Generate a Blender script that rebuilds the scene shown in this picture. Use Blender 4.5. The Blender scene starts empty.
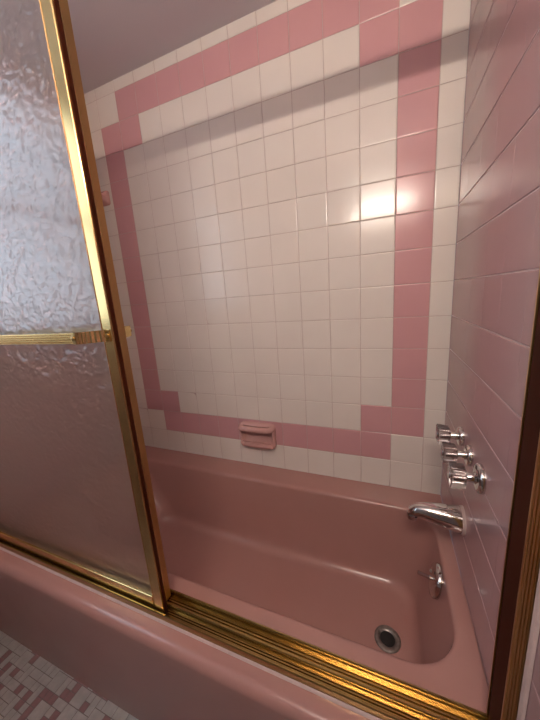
import bpy, bmesh, math, random
from mathutils import Vector, Matrix
random.seed(7)
scene = bpy.context.scene
COL = scene.collection
PI = math.pi

# ------------------------------------------------------------------ materials
def new_mat(name):
    m = bpy.data.materials.new(name); m.use_nodes = True
    return m, m.node_tree.nodes, m.node_tree.links, m.node_tree.nodes['Principled BSDF']

def plain(name, col, rough=.4, metal=0., spec=.5, coat=0.):
    m, n, l, b = new_mat(name)
    b.inputs['Base Color'].default_value = (*col, 1)
    b.inputs['Roughness'].default_value = rough
    b.inputs['Metallic'].default_value = metal
    b.inputs['Specular IOR Level'].default_value = spec
    b.inputs['Coat Weight'].default_value = coat
    return m

def mottled(name, c1, c2, scale=8., rough=(.1, .2), bump=0., bscale=40., metal=0., spec=.5, stretch=(1, 1, 1)):
    """base colour drifting between two close tones, slightly uneven gloss, optional bump"""
    m, n, l, b = new_mat(name)
    tc = n.new('ShaderNodeTexCoord'); mp = n.new('ShaderNodeMapping')
    mp.inputs['Scale'].default_value = stretch
    l.new(tc.outputs['Object'], mp.inputs['Vector'])
    no = n.new('ShaderNodeTexNoise'); no.inputs['Scale'].default_value = scale; no.inputs['Detail'].default_value = 4
    l.new(mp.outputs['Vector'], no.inputs['Vector'])
    r = n.new('ShaderNodeValToRGB')
    r.color_ramp.elements[0].position = .3; r.color_ramp.elements[1].position = .7
    r.color_ramp.elements[0].color = (*c1, 1); r.color_ramp.elements[1].color = (*c2, 1)
    l.new(no.outputs['Fac'], r.inputs['Fac']); l.new(r.outputs['Color'], b.inputs['Base Color'])
    mr = n.new('ShaderNodeMapRange'); mr.inputs['To Min'].default_value = rough[0]; mr.inputs['To Max'].default_value = rough[1]
    l.new(no.outputs['Fac'], mr.inputs['Value']); l.new(mr.outputs['Result'], b.inputs['Roughness'])
    b.inputs['Metallic'].default_value = metal
    b.inputs['Specular IOR Level'].default_value = spec
    if bump:
        n2 = n.new('ShaderNodeTexNoise'); n2.inputs['Scale'].default_value = bscale; n2.inputs['Detail'].default_value = 2
        l.new(mp.outputs['Vector'], n2.inputs['Vector'])
        bp = n.new('ShaderNodeBump'); bp.inputs['Strength'].default_value = bump; bp.inputs['Distance'].default_value = .004
        l.new(n2.outputs['Fac'], bp.inputs['Height']); l.new(bp.outputs['Normal'], b.inputs['Normal'])
    return m

M = {}
M['tile_white'] = mottled('glazed white tile', (.70, .64, .585), (.74, .68, .62), 5, (.15, .21), .05, 14)
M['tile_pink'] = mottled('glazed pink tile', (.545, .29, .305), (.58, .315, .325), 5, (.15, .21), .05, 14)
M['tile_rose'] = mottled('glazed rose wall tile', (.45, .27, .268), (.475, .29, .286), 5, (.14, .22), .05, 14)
M['grout'] = mottled('grout', (.46, .36, .33), (.52, .41, .38), 30, (.7, .9))
M['grout_pink'] = mottled('pink grout', (.60, .44, .42), (.66, .50, .48), 30, (.6, .8))
M['tub'] = mottled('pink enamel', (.385, .20, .172), (.405, .213, .184), 6, (.16, .26), .02, 10)
M['ceramic'] = mottled('pink ceramic', (.56, .315, .29), (.60, .345, .315), 12, (.08, .14))
M['brass'] = mottled('brushed brass', (.66, .47, .20), (.68, .50, .22), 6, (.2, .26), metal=1., stretch=(1, 1, 1))
M['brass_dull'] = mottled('darker brass', (.50, .32, .13), (.54, .36, .16), 6, (.28, .34), metal=1.)  # darker, rougher tone of the panel brass
M['brass_track'] = mottled('darker brass track', (.40, .27, .10), (.46, .32, .13), 9, (.2, .28), metal=1.)  # darker brass tone for the bottom track
M['strip'] = plain('dark brown bumper', (.045, .009, .003), .6, spec=.08)  # even dark brown for the jamb channels and outer stile side
M['chrome'] = mottled('chrome', (.62, .60, .585), (.66, .64, .625), 10, (.05, .08), metal=1.)
M['steel_worn'] = mottled('worn drain metal', (.20, .18, .165), (.34, .31, .28), 120, (.3, .5), metal=.8)
M['black'] = plain('black disc', (.006, .006, .006), .6)
M['caulk'] = mottled('white caulk', (.46, .33, .30), (.52, .39, .36), 60, (.4, .6))
M['paint'] = mottled('wall paint', (.40, .37, .36), (.43, .40, .39), 3, (.5, .65))
M['ceiling'] = mottled('ceiling paint', (.60, .55, .575), (.63, .58, .60), 3, (.5, .6), .1, 120)
M['mirror'] = plain('mirror', (.8, .8, .8), .02, 1.)
M['frame_white'] = plain('white window frame', (.7, .7, .7), .4)
M['mosaic_white'] = mottled('white mosaic', (.40, .38, .345), (.50, .47, .43), 45, (.3, .5))
M['mosaic_pink'] = mottled('pink mosaic', (.26, .145, .14), (.32, .18, .17), 45, (.3, .5))
M['mosaic_grout'] = plain('floor grout', (.22, .18, .165), .8)

def glass_obscure():
    m, n, l, b = new_mat('obscure glass')
    n.remove(b); out = n['Material Output']
    tc = n.new('ShaderNodeTexCoord')
    mp = n.new('ShaderNodeMapping'); mp.inputs['Scale'].default_value = (.8, .0, 1)
    l.new(tc.outputs['Object'], mp.inputs['Vector'])
    nz = n.new('ShaderNodeTexNoise'); nz.inputs['Scale'].default_value = 26; nz.inputs['Detail'].default_value = 1.5
    vo = n.new('ShaderNodeTexVoronoi'); vo.feature = 'SMOOTH_F1'; vo.inputs['Scale'].default_value = 85
    nd = n.new('ShaderNodeTexNoise'); nd.inputs['Scale'].default_value = 20
    mixv = n.new('ShaderNodeMix'); mixv.data_type = 'VECTOR'; mixv.inputs['Factor'].default_value = .03
    l.new(mp.outputs['Vector'], nz.inputs['Vector']); l.new(mp.outputs['Vector'], nd.inputs['Vector'])
    l.new(mp.outputs['Vector'], mixv.inputs[4]); l.new(nd.outputs['Color'], mixv.inputs[5])
    l.new(mixv.outputs[1], vo.inputs['Vector'])
    ad = n.new('ShaderNodeMath'); ad.operation = 'MULTIPLY_ADD'; ad.inputs[1].default_value = 1.1
    l.new(vo.outputs['Distance'], ad.inputs[0]); l.new(nz.outputs['Fac'], ad.inputs[2])
    bp = n.new('ShaderNodeBump'); bp.inputs['Strength'].default_value = .8; bp.inputs['Distance'].default_value = .005
    l.new(ad.outputs[0], bp.inputs['Height'])
    tr = n.new('ShaderNodeBsdfTransparent'); tr.inputs['Color'].default_value = (.96, .94, .92, 1)
    rf = n.new('ShaderNodeBsdfRefraction'); rf.inputs['Color'].default_value = (.96, .94, .92, 1)
    rf.inputs['Roughness'].default_value = .42; rf.inputs['IOR'].default_value = 1.08
    l.new(bp.outputs['Normal'], rf.inputs['Normal'])
    tl = n.new('ShaderNodeBsdfTranslucent'); tl.inputs['Color'].default_value = (.92, .89, .86, 1)
    df = n.new('ShaderNodeBsdfDiffuse'); df.inputs['Color'].default_value = (.92, .89, .86, 1)
    l.new(bp.outputs['Normal'], df.inputs['Normal'])
    sc = n.new('ShaderNodeMixShader'); sc.inputs['Fac'].default_value = .1
    l.new(tl.outputs[0], sc.inputs[1]); l.new(df.outputs[0], sc.inputs[2])
    m0 = n.new('ShaderNodeMixShader'); m0.inputs['Fac'].default_value = .22
    l.new(rf.outputs[0], m0.inputs[1]); l.new(sc.outputs[0], m0.inputs[2])
    mx = n.new('ShaderNodeMixShader'); mx.inputs['Fac'].default_value = .40
    l.new(tr.outputs[0], mx.inputs[1]); l.new(m0.outputs[0], mx.inputs[2])
    g1 = n.new('ShaderNodeBsdfGlossy'); g1.inputs['Roughness'].default_value = .12
    l.new(bp.outputs['Normal'], g1.inputs['Normal'])
    g2 = n.new('ShaderNodeBsdfGlossy'); g2.inputs['Roughness'].default_value = .34
    gl = n.new('ShaderNodeMixShader'); gl.inputs['Fac'].default_value = .35
    l.new(g1.outputs[0], gl.inputs[1]); l.new(g2.outputs[0], gl.inputs[2])
    fr = n.new('ShaderNodeFresnel')
    ge = n.new('ShaderNodeNewGeometry'); io = n.new('ShaderNodeMapRange')   # same reflectance from either side of the pane
    io.inputs['To Min'].default_value = 1.5; io.inputs['To Max'].default_value = 1 / 1.5
    l.new(ge.outputs['Backfacing'], io.inputs['Value']); l.new(io.outputs['Result'], fr.inputs['IOR'])
    mx2 = n.new('ShaderNodeMixShader')
    l.new(fr.outputs[0], mx2.inputs['Fac']); l.new(mx.outputs[0], mx2.inputs[1]); l.new(gl.outputs[0], mx2.inputs[2])
    l.new(mx2.outputs[0], out.inputs['Surface'])
    return m
M['glass'] = glass_obscure()
def glass_clear():
    """smooth back face of the patterned pane"""
    m, n, l, b = new_mat('smooth glass face'); n.remove(b)
    tr = n.new('ShaderNodeBsdfTransparent'); gl = n.new('ShaderNodeBsdfGlossy'); gl.inputs['Roughness'].default_value = .05
    mx = n.new('ShaderNodeMixShader'); mx.inputs['Fac'].default_value = .04
    l.new(tr.outputs[0], mx.inputs[1]); l.new(gl.outputs[0], mx.inputs[2]); l.new(mx.outputs[0], n['Material Output'].inputs['Surface'])
    return m
M['glass_back'] = glass_clear()

def acrylic():
    m, n, l, b = new_mat('clear acrylic')
    b.inputs['Base Color'].default_value = (.60, .56, .56, 1)
    b.inputs['Transmission Weight'].default_value = 1
    b.inputs['Roughness'].default_value = .06
    b.inputs['IOR'].default_value = 1.42
    return m
M['acrylic'] = acrylic()

def emit(name, col, s):
    m, n, l, b = new_mat(name); n.remove(b)
    e = n.new('ShaderNodeEmission'); e.inputs['Color'].default_value = (*col, 1); e.inputs['Strength'].default_value = s
    l.new(e.outputs[0], n['Material Output'].inputs['Surface'])
    return m
LAMP_STRENGTH = 260.
WINDOW_STRENGTH = 3.2
M['lamp'] = emit('lamp diffuser', (1., .875, .755), LAMP_STRENGTH)
M['daylight'] = emit('daylit frosted pane', (.68, .83, 1.), WINDOW_STRENGTH)

# ------------------------------------------------------------------ helpers
def obj(name, bm, mats, parent=None, smooth=False, angle=None):
    me = bpy.data.meshes.new(name)
    bmesh.ops.recalc_face_normals(bm, faces=bm.faces[:])
    if smooth:
        for f in bm.faces: f.smooth = True
        if angle:
            for e in bm.edges:
                if len(e.link_faces) == 2 and e.calc_face_angle(0) > math.radians(angle): e.smooth = False
    bm.to_mesh(me); bm.free()
    for m in (mats if isinstance(mats, (list, tuple)) else [mats]): me.materials.append(M[m])
    o = bpy.data.objects.new(name, me); COL.objects.link(o)
    if parent:
        o.parent = parent
        o.matrix_parent_inverse = Matrix.Translation(-parent.location)
    return o

def thing(name, label, cat, loc, group=None):
    o = bpy.data.objects.new(name, None); COL.objects.link(o)
    o.location = loc; o.empty_display_size = .05
    o['label'] = label; o['category'] = cat
    if group: o['group'] = group
    return o

def structure(o, label, cat):
    o['kind'] = 'structure'; o['label'] = label; o['category'] = cat
    return o

def box(bm, x0, x1, y0, y1, z0, z1, bevel=0., seg=2, mi=0):
    vs = [bm.verts.new((x, y, z)) for x in (x0, x1) for y in (y0, y1) for z in (z0, z1)]
    fs = [bm.faces.new([vs[i] for i in q]) for q in
          ((0, 1, 3, 2), (4, 6, 7, 5), (0, 4, 5, 1), (2, 3, 7, 6), (0, 2, 6, 4), (1, 5, 7, 3))]
    for f in fs: f.material_index = mi
    if bevel:
        es = list({e for f in fs for e in f.edges})
        bmesh.ops.bevel(bm, geom=es, offset=bevel, segments=seg, affect='EDGES', profile=.5)
    return bm

def new_box(*a, **k):
    return box(bmesh.new(), *a, **k)

def loft(bm, rings, cap0=False, cap1=False, closed=True, mi=0):
    vr = [[bm.verts.new(p) for p in r] for r in rings]
    n = len(vr[0])
    for a, b in zip(vr[:-1], vr[1:]):
        for i in range(n if closed else n - 1):
            f = bm.faces.new((a[i], a[(i + 1) % n], b[(i + 1) % n], b[i])); f.material_index = mi
    if cap0: bm.faces.new(list(reversed(vr[0]))).material_index = mi
    if cap1: bm.faces.new(vr[-1]).material_index = mi
    return vr

def prism(profile, axis, a, b, cap=True):
    """profile: list of (u, v); extruded along axis 'x' (u=y, v=z) or 'z' (u=x, v=y)"""
    bm = bmesh.new()
    f = (lambda t, u, v: (t, u, v)) if axis == 'x' else (lambda t, u, v: (u, v, t))
    loft(bm, [[f(a, u, v) for u, v in profile], [f(b, u, v) for u, v in profile]], cap, cap)
    return bm

def frame_from(d):
    d = Vector(d).normalized()
    up = Vector((0, 0, 1)) if abs(d.z) < .95 else Vector((0, 1, 0))
    s = d.cross(up).normalized(); u = s.cross(d).normalized()
    return s, u

def lathe(bm, origin, axis, prof, n=32, mi=0, cap0=True, cap1=True):
    """prof: list of (distance along axis, radius)"""
    s, u = frame_from(axis); a = Vector(axis).normalized(); o = Vector(origin)
    rings = [[o + a * h + (s * math.cos(2 * PI * i / n) + u * math.sin(2 * PI * i / n)) * r for i in range(n)] for h, r in prof]
    loft(bm, rings, cap0, cap1, mi=mi)
    return bm

def tube(bm, pts, radii, n=20, squash=None, caps=True):
    """swept round tube; squash = (sx, sy) factors"""
    pts = [Vector(p) for p in pts]; rings = []
    for i, p in enumerate(pts):
        d = (pts[min(i + 1, len(pts) - 1)] - pts[max(i - 1, 0)])
        s, u = frame_from(d)
        sx, sy = squash or (1, 1)
        rings.append([p + s * math.cos(2 * PI * k / n) * radii[i] * sx + u * math.sin(2 * PI * k / n) * radii[i] * sy for k in range(n)])
    loft(bm, rings, caps, caps)
    return bm

def rrect(x0, x1, y0, y1, r, z, nc=10, ns=10):
    """rounded rectangle ring, fixed point count, counter clockwise"""
    out = []
    cs = [(x1 - r, y0 + r, -PI / 2), (x1 - r, y1 - r, 0), (x0 + r, y1 - r, PI / 2), (x0 + r, y0 + r, PI)]
    for i, (cx, cy, a0) in enumerate(cs):
        arc = [(cx + r * math.cos(a0 + PI / 2 * k / nc), cy + r * math.sin(a0 + PI / 2 * k / nc)) for k in range(nc + 1)]
        out += arc
        nx, ny, na = cs[(i + 1) % 4]
        e = (nx + r * math.cos(na), ny + r * math.sin(na)); s = arc[-1]
        out += [(s[0] + (e[0] - s[0]) * k / ns, s[1] + (e[1] - s[1]) * k / ns) for k in range(1, ns)]
    return [Vector((x, y, z)) for x, y in out]

# ------------------------------------------------------------------ dimensions (metres)
T = .109                     # tile pitch
RIM = .376                   # tub rim height
XC = -.5925 * T              # right edge of the right pink column
LW = -1.5                    # left wall
CEIL = 2.056
FRONT = -1.62                # room wall behind the camera
def colx(c): return XC - c * T
def rowz(r): return .38 + (r + 1) * T

# ------------------------------------------------------------------ tiled walls
def tile_wall(name, P, us, vs, matfn, mats, grout_index, thick=.03, gap=.0009, bevel=.0028, depth=.0013, tilt=.006, uvfac=(1, 1)):
    """P(u, v, d) -> point, d measured out of the wall. us / vs: joint positions"""
    bm = bmesh.new()
    rnd = random.Random(name)
    sg = 1 if us[-1] > us[0] else -1
    # backing slab
    c = [[P(u, v, d) for u, v in ((us[0], vs[0]), (us[-1], vs[0]), (us[-1], vs[-1]), (us[0], vs[-1]))] for d in (-thick, -depth)]
    loft(bm, c, True, True, mi=grout_index)
    for i in range(len(us) - 1):
        for j in range(len(vs) - 1):
            u0, u1, v0, v1 = us[i], us[i + 1], vs[j], vs[j + 1]
            mi = matfn(i, j)
            gu, gv = sg * gap * uvfac[0], gap * uvfac[1]
            bu, bv = sg * bevel * uvfac[0], bevel * uvfac[1]
            tu, tv = rnd.gauss(0, tilt), rnd.gauss(0, tilt)
            uc, vc = (u0 + u1) / 2, (v0 + v1) / 2
            rings = []
            for ins, dd in ((0, -depth), (.0, -depth * .75), (.35, -depth * .22), (1., 0)):
                a0, a1 = u0 + gu + bu * ins, u1 - gu - bu * ins
                b0, b1 = v0 + gv + bv * ins, v1 - gv - bv * ins
                rings.append([P(u, v, dd + (tu * (u - uc) + tv * (v - vc)) * (1 if ins else 0)) for u, v in ((a0, b0), (a1, b0), (a1, b1), (a0, b1))])
            loft(bm, rings, False, True, mi=mi)
    return obj(name, bm, mats)

# back wall: column joints from the right corner to the left corner
xs = [0.] + [colx(c) for c in range(0, 14) if colx(c) > LW + .01] + [LW]
zs = [.372] + [rowz(r) for r in range(0, 15)] + [CEIL]
def back_mat(i, j):
    c = i - 1          # tile column c lies between colx(c) and colx(c+1); -1 = cut tile at the corner
    r = j - 1          # tile row r lies between rowz(r) and rowz(r+1)
    pink = False
    if r in (0, 13) and 1 <= c <= 10: pink = True
    if r in (1, 12) and c in (0, 1, 10, 11): pink = True
    if 2 <= r <= 11 and c in (0, 11): pink = True
    return 1 if pink else 0
w = tile_wall('wall_back', lambda u, v, d: (u, -d, v), xs, zs, back_mat, ('tile_white', 'tile_pink', 'grout'), 2)
structure(w, 'white tiled wall behind the bathtub with a stepped pink tile border', 'wall')

ys = [0.]
while ys[-1] - T > FRONT: ys.append(ys[-1] - T)
ys.append(FRONT)
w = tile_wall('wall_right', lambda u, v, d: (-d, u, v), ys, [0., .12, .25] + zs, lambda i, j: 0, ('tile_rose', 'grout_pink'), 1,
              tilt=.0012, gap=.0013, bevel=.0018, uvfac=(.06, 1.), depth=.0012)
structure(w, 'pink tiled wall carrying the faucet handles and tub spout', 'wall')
ysl = [y for y in ys if y > -.74] + [-.74]
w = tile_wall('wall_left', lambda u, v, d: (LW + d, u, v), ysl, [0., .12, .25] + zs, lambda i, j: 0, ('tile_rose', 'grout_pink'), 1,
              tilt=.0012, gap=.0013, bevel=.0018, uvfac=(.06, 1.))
# painted part of the left wall around the window, joined into the same wall mesh
WY0, WY1, WZ0, WZ1 = -1.44, -.80, 1.04, 2.0
bm = bmesh.new(); bm.from_mesh(w.data)
for b in ((FRONT, -.74, 0, WZ0), (FRONT, -.74, WZ1, CEIL), (FRONT, WY0, WZ0, WZ1), (WY1, -.74, WZ0, WZ1)):
    box(bm, LW - .10, LW, b[0], b[1], b[2], b[3], mi=2)
bm.to_mesh(w.data); bm.free(); w.data.materials.append(M['paint'])
structure(w, 'left wall, pink tile beside the tub and paint around the window', 'wall')
w = obj('wall_front', new_box(LW - .1, .03, FRONT - .1, FRONT, 0, CEIL), 'paint')
structure(w, 'painted wall opposite the bathtub', 'wall')
w = obj('ceiling', new_box(LW - .1, .03, FRONT - .1, .03, CEIL, CEIL + .06), 'ceiling')
structure(w, 'plain mauve grey ceiling over the tub', 'ceiling')

# window in the left wall, beside the tub
win = bpy.data.objects.new('window_1', None); COL.objects.link(win); win.location = (LW, (WY0 + WY1) / 2, WZ0)
structure(win, 'frosted daylit window in the left wall in front of the tub', 'window')
bm = bmesh.new()
for b in ((WY0, WY1, WZ0, WZ0 + .035), (WY0, WY1, WZ1 - .035, WZ1), (WY0, WY0 + .035, WZ0 + .035, WZ1 - .035), (WY1 - .035, WY1, WZ0 + .035, WZ1 - .035),
          (WY0 + .035, WY1 - .035, 1.52, 1.55)):
    box(bm, LW - .07, LW - .02, *b)
obj('window_frame', bm, 'frame_white', win)
obj('window_pane', new_box(LW - .052, LW - .046, WY0 + .034, WY1 - .034, WZ0 + .034, WZ1 - .034), 'daylight', win)

# ------------------------------------------------------------------ mosaic floor
bm = bmesh.new()
box(bm, LW - .1, .03, FRONT - .1, .03, -.05, -.0012, mi=2)
U = .0215
nx = int(1.5 / U) + 1
ny = int((-.70 - FRONT) / U) + 1
taken = set(); rnd = random.Random(11)
for j in range(ny):
    for i in range(nx):
        if (i, j) in taken: continue
        k = rnd.random()
        w_, h_ = (2, 2) if k < .2 else (2, 1) if k < .42 else (1, 2) if k < .60 else (1, 1)
        if w_ == 2 and ((i + 1, j) in taken or i + 1 >= nx): w_ = 1
        if h_ == 2 and j + 1 >= ny: h_ = 1
        for a in range(w_):
            for b in range(h_): taken.add((i + a, j + b))
        pink = rnd.random() < (.62 if w_ * h_ == 1 else .12 if w_ * h_ == 2 else 0)
        x0, x1 = LW + i * U + .0009, min(LW + (i + w_) * U - .0009, -.0005)
        y1, y0 = -.70 - j * U - .0009, max(-.70 - (j + h_) * U + .0009, FRONT)
        if x1 - x0 < .002 or y1 - y0 < .002: continue
        dz = rnd.gauss(0, .0001)
        rings = [[(a, b, z) for a, b in ((x0 + q, y0 + q), (x1 - q, y0 + q), (x1 - q, y1 - q), (x0 + q, y1 - q))] for q, z in ((0, -.0012), (0, -.0006), (.0009, dz))]
        loft(bm, rings, False, True, mi=1 if pink else 0)
w = obj('floor', bm, ('mosaic_white', 'mosaic_pink', 'mosaic_grout'))
structure(w, 'mosaic floor of small white and pink tiles', 'floor')

# ------------------------------------------------------------------ bathtub
tub = thing('bathtub', 'pink enamel bathtub built into the tiled alcove', 'bathtub', (-.75, -.37, 0))
bm = bmesh.new()
top = (-1.425, -.040, -.577, -.112, .105)
bot = (-1.215, -.088, -.54, -.150, .085)
FZ = .092
rings = [rrect(-1.498, -.0015, -.70, -.0015, .002, RIM)]
rings.append(rrect(-1.49, -.010, -.692, -.010, .008, RIM))
for off, z in ((.02, RIM), (.012, RIM - .0008), (.005, RIM - .0035), (.001, RIM - .008), (-.001, RIM - .015)):
    rings.append(rrect(top[0] - off, top[1] + off * .55, top[2] - off * .6, top[3] + off, top[4] + off * .5, z))
for s in (.12, .3, .5, .7, .86, .95):
    q = [a + (b - a) * s for a, b in zip(top, bot)]
    rings.append(rrect(*q, RIM - .015 + (FZ + .045 - RIM + .015) * s))
for a in range(1, 7):                       # fillet from wall to floor
    th = PI / 2 * a / 6; R = .045
    ins = R * (1 - math.cos(th)) * 1.0; z = FZ + R * (1 - math.sin(th))
    rings.append(rrect(bot[0] + ins * 1.5, bot[1] - ins, bot[2] + ins, bot[3] - ins, bot[4] - ins * .4, z))
q = [bot[0] + .17, bot[1] - .12, bot[2] + .12, bot[3] - .12, .05]
rings.append(rrect(*q, FZ - .002))
loft(bm, rings, False, True)
# rolled front edge and apron
prof = [(-.70, RIM), (-.712, RIM)]
for a in range(0, 9):
    th = PI / 2 * a / 8
    prof.append((-.715 - .0215 * math.sin(th), RIM - .0215 + .0215 * math.cos(th)))
prof += [(-.7355, .33), (-.733, .28), (-.727, .15), (-.721, .05), (-.7185, .0)]
NX = 24
rows = [[(-1.499 + 1.4975 * i / NX, y, z) for y, z in prof] for i in range(NX + 1)]
loft(bm, rows, closed=False)
bmesh.ops.remove_doubles(bm, verts=bm.verts[:], dist=.0003)
obj('tub_body', bm, 'tub', tub, smooth=True, angle=60)

# drain
dr = thing('tub_drain', 'round worn metal drain in the floor of the tub', 'drain', (-.176, -.35, FZ - .0015))
bm = bmesh.new(); lathe(bm, (-.176, -.35, FZ - .002), (0, 0, 1), [(0, .038), (.0035, .0375), (.0055, .0345), (.005, .028), (.003, .0225), (.001, .021)], 40, cap1=False)
obj('drain_flange', bm, 'steel_worn', dr, True, 50)
bm = bmesh.new(); lathe(bm, (-.176, -.35, FZ - .0015), (0, 0, 1), [(0, .0215), (.0012, .0213), (.0008, .017), (.0016, .006), (.0018, .001)], 32)
obj('drain_disc', bm, 'black', dr, True, 50)  # black disc stands in for the shaded depth of the hole

# overflow plate with trip lever on the sloping end wall
oc = Vector((-.0555, -.322, .325)); on = Vector((-1, 0, .2)).normalized()
ov = thing('overflow_plate', 'round chrome overflow plate with a trip lever below the spout', 'overflow plate', oc)
bm = bmesh.new(); lathe(bm, oc - on * .006, on, [(0, .0445), (.008, .0445), (.0125, .041), (.0155, .030), (.0175, .016), (.018, .002)], 40)
obj('plate', bm, 'chrome', ov, True, 50)
bm = bmesh.new(); tube(bm, [oc + on * .009, oc + on * .025 + Vector((0, 0, .0015)), oc + on * .045 + Vector((0, 0, .002))], [.0058, .0050, .0056], 14)
obj('trip_lever', bm, 'chrome', ov, True, 50)
for dz in (-.027, .027):
    bm = bmesh.new()
    lathe(bm, oc + Vector((on.x * .0105, 0, dz)), on, [(0, .0045), (.0035, .004), (.0045, .002)], 14)
    obj('screw', bm, 'steel_worn', ov, True, 50)

# ------------------------------------------------------------------ tub spout
sp = thing('tub_spout', 'chrome tub spout on the pink tiled wall above the overflow plate', 'spout', (0, -.315, .528))
bm = bmesh.new()
path = [(-.0065, -.315, .529), (-.035, -.315, .5315), (-.065, -.315, .5345), (-.092, -.315, .536), (-.107, -.315, .534), (-.116, -.315, .5275), (-.119, -.315, .518), (-.1195, -.315, .508)]
tube(bm, path, [.0335, .030, .0255, .0205, .0178, .0160, .0145, .0138], 28)
obj('spout_body', bm, 'chrome', sp, True, 50)
bm = bmesh.new(); lathe(bm, (.001, -.315, .529), (-1, 0, 0), [(0, .0358), (.0055, .0358), (.008, .0335)], 36)
obj('wall_ring', bm, 'caulk', sp, True, 40)

# ------------------------------------------------------------------ faucet handles
def handle(y, z, r, twist, label):
    h = thing('faucet_handle', label, 'faucet handle', (0, y, z), 'faucet handles on the pink wall')
    bm = bmesh.new(); lathe(bm, (.0012, y, z), (-1, 0, 0), [(0, r), (.0065, r), (.0095, r * .965), (.0115, r * .88), (.0125, r * .72), (.0130, r * .42), (.0175, .0095), (.0185, .009)], 40)
    obj('escutcheon', bm, 'chrome', h, True, 40)
    bm = bmesh.new(); lathe(bm, (-.017, y, z), (-1, 0, 0), [(-.004, .0105), (.006, .0095), (.012, .0085), (.030, .0075), (.037, .0065)], 24)
    obj('stem', bm, 'chrome', h, True, 40)
    # square faceted clear knob
    bm = bmesh.new()
    rot = Matrix.Rotation(twist, 3, 'X')
    def sq(x, s, c):
        pts = []
        for a, b in ((-1, -1), (1, -1), (1, 1), (-1, 1)):
            for (da, db) in (((0, c), (c, 0)) if a * b > 0 else ((c, 0), (0, c))):
                pts.append(Vector((0, a * (s - da), b * (s - db))))
        return [Vector((x, y, z)) + rot @ p for p in pts]
    loft(bm, [sq(-.030, .0175, .0025), sq(-.032, .0195, .0025), sq(-.058, .0215, .0025), sq(-.060, .0195, .0025)], True, True)
    obj('knob', bm, 'acrylic', h)
    bm = bmesh.new(); lathe(bm, (-.0602, y, z), (-1, 0, 0), [(0, .0085), (.0015, .008), (.0022, .005)], 20)
    obj('index_button', bm, 'chrome', h, True, 40)
    return h
handle(-.245, .732, .025, .06, 'clear square knob faucet handle nearest the white tiled back wall')
handle(-.335, .726, .025, -.05, 'middle faucet handle of the three, clear square knob on chrome stem')
handle(-.428, .725, .031, .12, 'clear square knob faucet handle nearest the brass jamb, with widest chrome disc')

# ------------------------------------------------------------------ soap dish
sx0, sx1, sz0, sz1 = -.812, -.642, .473, .588
sd = thing('soap_dish', 'pink ceramic soap dish with a grab bar on the white tiled wall', 'soap dish', ((sx0 + sx1) / 2, 0, sz0))
bm = bmesh.new()
def rr_xz(x0, x1, z0, z1, r, y): return [Vector((p.x, y, p.y)) for p in rrect(x0, x1, z0, z1, r, 0, 6, 6)]
rings = [rr_xz(sx0, sx1, sz0, sz1, .016, -.0005), rr_xz(sx0, sx1, sz0, sz1, .016, -.016), rr_xz(sx0 + .003, sx1 - .003, sz0 + .003, sz1 - .003, .015, -.022),
         rr_xz(sx0 + .008, sx1 - .008, sz0 + .008, sz1 - .008, .013, -.025), rr_xz(sx0 + .013, sx1 - .013, sz0 + .013, sz1 - .013, .011, -.022),
         rr_xz(sx0 + .018, sx1 - .018, sz0 + .018, sz1 - .018, .010, -.008), rr_xz(sx0 + .026, sx1 - .026, sz0 + .026, sz1 - .026, .008, -.004)]
loft(bm, rings, True, True)
obj('back_plate', bm, 'ceramic', sd, True, 60)
cx = (sx0 + sx1) / 2; hw = (sx1 - sx0) / 2
N = 28
def lip(d, ins):
    out = []
    for k in range(N + 1):
        c = -math.cos(PI * k / N); q = math.sin(PI * k / N)
        out.append((cx + (hw - ins) * math.copysign(abs(c) ** .6, c), -.018 - (d - ins) * q ** .6))
    return out
bm = bmesh.new()   # tray: shallow curved lip along the lower edge
lo, li = lip(.030, .004), lip(.030, .014)
rings = [[(cx + (x - cx) * .93, -.018 + (y + .018) * .45, sz0 + .003) for x, y in lo], [(cx + (x - cx) * .98, -.018 + (y + .018) * .85, sz0 + .010) for x, y in lo],
         [(x, y, sz0 + .022) for x, y in lo], [(x, y + .002, sz0 + .028) for x, y in lo], [(x, y - .002, sz0 + .028) for x, y in li], [(x, y, sz0 + .022) for x, y in li], [(x, y + .004, sz0 + .014) for x, y in li]]
loft(bm, rings, True, True)
obj('tray', bm, 'ceramic', sd, True, 60)
zb = sz1 - .017
pts = []
for k in range(7):
    th = PI / 2 * k / 6
    pts.append((sx0 + .010 + .016 * (1 - math.cos(th)), -.016 - .026 * math.sin(th), zb))
mid = [(sx0 + .026 + (sx1 - sx0 - .052) * k / 8, -.042, zb) for k in range(1, 8)]
path = pts + mid + [(2 * cx - p[0], p[1], p[2]) for p in reversed(pts)]
bm = bmesh.new(); tube(bm, path, [.0125] * len(path), 18)
obj('grab_bar', bm, 'ceramic', sd, True, 60)

# ------------------------------------------------------------------ pink bracket behind the door
bx, bz = -1.417, 1.632
br = thing('ceramic_bracket', 'small pink ceramic bracket high on the tiled wall beside the door', 'wall bracket', (bx, 0, bz))
bm = bmesh.new()
loft(bm, [rr_xz(bx - .03, bx + .03, bz - .03, bz + .03, .010, -.0005), rr_xz(bx - .03, bx + .03, bz - .03, bz + .03, .010, -.007), rr_xz(bx - .025, bx + .025, bz - .025, bz + .025, .010, -.012),
          rr_xz(bx - .019, bx + .019, bz - .019, bz + .019, .012, -.019), rr_xz(bx - .017, bx + .017, bz - .017, bz + .017, .014, -.040)], True, True)
obj('base', bm, 'ceramic', br, True, 60)
bm = bmesh.new()
lathe(bm, (bx - .019, -.056, bz), (1, 0, 0), [(0, .009), (-.004, .010), (-.006, .016), (-.003, .022), (.004, .026), (.014, .0275), (.028, .027), (.038, .023), (.044, .015), (.046, .004)], 28)
obj('bar_socket', bm, 'ceramic', br, True, 60)

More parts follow.
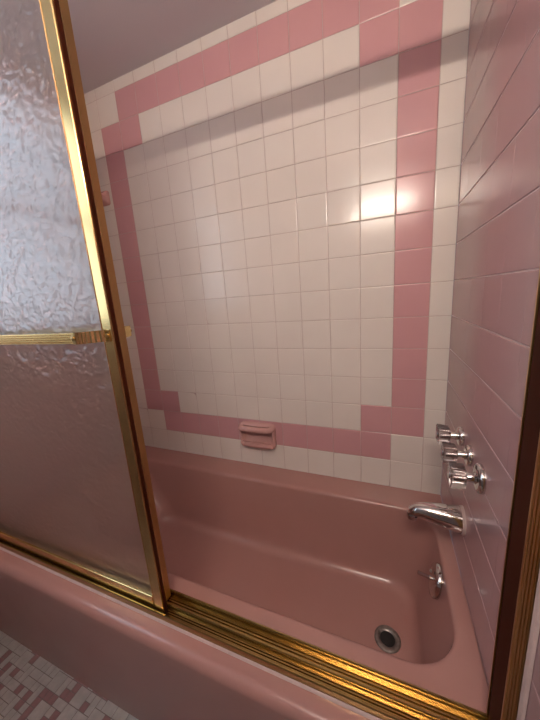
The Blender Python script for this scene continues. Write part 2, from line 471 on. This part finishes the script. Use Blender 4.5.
# ------------------------------------------------------------------ shower door frame
DZ0, DZ1 = RIM, 1.785
fr = thing('shower_door_frame', 'brass shower door frame with ribbed track on the tub edge', 'door frame', (-.75, -.665, RIM))
# bottom track: ribbed profile, front to back
pr_ = [(-.692, .3772), (-.692, .394), (-.6905, .396), (-.688, .396), (-.6865, .394), (-.6865, .3835)]
def rib(y, w_, h_): return [(y - w_, .3835), (y - w_ * .6, .3835 + h_), (y + w_ * .6, .3835 + h_), (y + w_, .3835)]
for y in (-.6815, -.6765, -.6715): pr_ += rib(y, .0018, .0032)
pr_ += [(-.6668, .3835), (-.6668, .395), (-.6655, .397), (-.6632, .397), (-.662, .395), (-.662, .3835)]
for y in (-.6565, -.6505, -.6445): pr_ += rib(y, .0018, .0032)
pr_ += [(-.6385, .3835), (-.6385, .399), (-.637, .401), (-.6345, .401), (-.633, .399), (-.633, .3772)]
obj('bottom_track', prism(pr_, 'x', LW + .001, -.0015), 'brass_track', fr)
# header
hp = [(-.69, 1.750), (-.6875, 1.747), (-.6875, 1.766), (-.637, 1.766), (-.637, 1.747), (-.633, 1.749), (-.633, 1.784), (-.637, 1.787), (-.686, 1.787), (-.69, 1.784)]
obj('header_rail', prism(hp, 'x', LW + .001, -.0015), 'brass', fr)
# wall jambs: u channels opening into the doorway, ribbed on the room side
def jamb(x_wall, s):
    X = lambda d: x_wall + s * d
    p = [(X(.001), -.690)]
    for k in range(5):
        a = .002 + k * .0038
        p += [(X(a), -.690), (X(a + .0009), -.6918), (X(a + .0023), -.6918), (X(a + .0032), -.690)]
    p += [(X(.022), -.690), (X(.022), -.6875), (X(.006), -.6875), (X(.006), -.6375), (X(.021), -.6375), (X(.021), -.634), (X(.001), -.634)]
    j = obj('wall_jamb', prism(p, 'z', .4015, 1.7465), 'brass_dull', fr)
    xa, xb = sorted((X(.0065), X(.0195)))
    obj('channel_strip', new_box(xa, xb, -.6865, -.6385, .402, 1.746, bevel=.001), 'strip', j)  # plain dark brown strip filling the channel
jamb(0, -1); jamb(LW, 1)

# ------------------------------------------------------------------ sliding panels
def panel(label, x0, x1, yf, yb, bar_side, brass='brass', end=.062, reach=1.):
    """yf front face, yb back face of the frame; bar_side -1 room, +1 tub"""
    p = thing('sliding_door_panel', label, 'shower door', ((x0 + x1) / 2, (yf + yb) / 2, .39))
    p['group'] = 'brass framed sliding shower door panels'
    z0, z1 = .390, 1.762
    ym = (yf + yb) / 2
    sw = .031
    def stile(a, b, inward):
        # stepped extrusion with a lip over the glass
        pr = [(a, yf), (b, yf), (b, yb), (a, yb)]
        if inward > 0: pr = [(a, yf + .001), (a + .001, yf), (b - .0085, yf), (b - .0075, yf + .0018), (b - .0045, yf + .0018), (b - .0035, yf + .0004), (b, yf + .0035), (b, yb - .003), (b - .003, yb), (a, yb)]
        else:
            pr = [(b, yf + .001), (b - .001, yf), (a + .0085, yf), (a + .0075, yf + .0018), (a + .0045, yf + .0018), (a + .0035, yf + .0004), (a, yf + .0035), (a, yb - .003), (a + .003, yb), (b, yb)]
        return prism(pr, 'z', z0, z1)
    st = obj('stile', stile(x1 - sw, x1, -1), brass, p)
    if bar_side < 0: obj('edge_strip', new_box(x1 - .0005, x1 + .0012, yf + .0045, yb - .0025, z0 + .002, z1 - .002), 'strip', st)
    obj('stile', stile(x0, x0 + sw, 1), brass, p)
    obj('bottom_rail', new_box(x0 + sw, x1 - sw, yf + .001, yb - .001, z0 + .001, z0 + .036, bevel=.0015), brass, p)
    obj('top_rail', new_box(x0 + sw, x1 - sw, yf + .001, yb - .001, z1 - .022, z1 - .001, bevel=.0015), brass, p)
    g = obj('glass_pane', new_box(x0 + sw - .004, x1 - sw + .004, ym - .002, ym + .002, z0 + .030, z1 - .018), ('glass', 'glass_back'), p)
    for f in g.data.polygons: f.material_index = 0 if f.normal.y < -.5 else 1
    # ribbed towel bar with strap brackets
    zb = 1.079; yo = (yf - .034) if bar_side < 0 else (yb + .034)
    bl, brx = x0 + .085, x1 - end
    s = bar_side
    ribs = []
    hh = .0115
    for k in range(5):
        a = zb - hh + k * (2 * hh / 5); c = 2 * hh / 5
        ribs += [(yo, a + c * .04), (yo + s * .0026, a + c * .2), (yo + s * .0026, a + c * .8), (yo, a + c * .96)]
    prf = ribs + [(yo - s * .005, zb + hh), (yo - s * .005, zb - hh)]
    bar = obj('towel_bar', prism(prf, 'x', bl, brx), 'brass', p)
    face = yf if s < 0 else yb
    for xe, sg in ((brx, 1), (bl, -1)):
        bm = bmesh.new()
        # strap: flat end on the bar, ribbed bend, flat foot on the stile
        pts = [(xe - sg * .004, yo + s * .0032)]
        K = 15
        for q in range(K + 1):
            t = q / K
            xx = xe + sg * reach * (.004 + .040 * t); yy = yo + s * .003 + (face - s * (-.0022) - yo - s * .003) * (t ** 1.7)
            pts.append((xx, yy))
        pts.append((xe + sg * reach * .056, face + s * .0022))
        prev = None
        th = .0022
        out = []; inn = []
        for i, (xx, yy) in enumerate(pts):
            b = .0019 * s if (i % 2 and 1 < i < K + 1) else 0
            out.append((xx, yy + b)); inn.append((xx, yy - s * th + (0 if i < len(pts) - 2 else 0)))
        prof2 = out + inn[::-1]
        rings = [[(u, v, zz) for u, v in prof2] for zz in (zb - hh, zb + hh)]
        loft(bm, rings, True, True)
        bk = obj('bar_bracket', bm, 'brass', bar)
        for sxx, syy in ((xe + sg * .001, yo + s * .003), (xe + sg * reach * .050, face + s * .0022)):
            bm = bmesh.new()
            lathe(bm, (sxx, syy, zb), (0, s, 0), [(0, .0045), (.002, .0042), (.003, .002)], 16)
            obj('screw', bm, 'brass_dull', p, True, 40)
    return p
panel('outer sliding shower door panel with frosted glass and ribbed brass towel bar facing the room', LW + .028, -.690, -.684, -.6685, -1)
panel('inner sliding shower door panel, mostly hidden behind the outer one, its brass edge showing', LW + .026, -.703, -.660, -.6415, 1, 'brass_dull', .029, .42)

# ------------------------------------------------------------------ caulk lines
bm = prism([(-.697, RIM + .0003), (-.6948, RIM + .003), (-.6924, RIM + .005), (-.6924, RIM + .0003)], 'x', LW + .002, -.002)
structure(obj('trim_1', bm, 'caulk'), 'white caulk line along the front of the brass track', 'caulk')
bm = prism([(-.0008, -.701), (-.004, -.6985), (-.0065, -.6935), (-.0008, -.6935)], 'z', RIM + .008, 1.747)
structure(obj('trim_2', bm, 'caulk'), 'white caulk line beside the brass wall jamb', 'caulk')

# ------------------------------------------------------------------ vanity light over an added light-blocking cabinet on the wall behind the camera
LX, LY, LZ = -.235, -1.50, 1.765
vl = thing('vanity_light', 'brass vanity bar light on the wall opposite the tub', 'light', (LX, FRONT, LZ))
obj('back_plate', new_box(LX - .20, LX + .20, FRONT, FRONT + .02, LZ - .03, LZ + .05, bevel=.004), 'brass', vl)
for dx in (-.15, .15):
    bm = bmesh.new(); tube(bm, [(LX + dx, FRONT + .018, LZ), (LX + dx, LY - .009, LZ)], [.005, .005], 12)
    obj('arm', bm, 'brass', vl, True, 50)
bm = bmesh.new(); lathe(bm, (LX - .22, LY, LZ), (1, 0, 0), [(0, .007), (.002, .010), (.438, .010), (.44, .007)], 20)
obj('diffuser', bm, 'lamp', vl, True, 50)
mc = thing('lamp_blocker', 'added unseen box below the vanity light, blocking its light from apron and floor', 'light blocker', (LX, FRONT, 1.10))  # added out of view to keep lamp light off the apron and floor
obj('blocker_body', new_box(LX - .32, LX + .20, FRONT, -1.472, 1.10, 1.695, bevel=.003), 'frame_white', mc)
obj('blocker_front', new_box(LX - .32, LX + .20, -1.4715, -1.4645, 1.10, 1.695, bevel=.001), 'mirror', mc)

# ------------------------------------------------------------------ world, camera, colour
wd = bpy.data.worlds.new('World'); scene.world = wd; wd.use_nodes = True
wd.node_tree.nodes['Background'].inputs['Color'].default_value = (.6, .7, .9, 1)
wd.node_tree.nodes['Background'].inputs['Strength'].default_value = .3

cam = bpy.data.cameras.new('Camera'); co = bpy.data.objects.new('Camera', cam); COL.objects.link(co)
cam.sensor_fit = 'HORIZONTAL'; cam.sensor_width = 36; cam.lens = 36 * 289.16 / 540
cam.clip_start = .01
R = Matrix(((0.925629, 0.372146, -0.068697), (0.015694, -0.219123, -0.975571), (-0.378108, 0.901938, -0.208667)))     # rows: right, down, forward
rt, dn, fw = R[0], R[1], R[2]
m3 = Matrix((rt, -dn, -fw)).transposed()
co.matrix_world = Matrix.Translation(Vector((-0.18769, -1.09201, 1.12918))) @ m3.to_4x4()
scene.camera = co
vs_ = scene.view_settings
vs_.view_transform = 'Standard'; vs_.look = 'None'; vs_.gamma = 1.; vs_.use_curve_mapping = False
vs_.exposure = .35
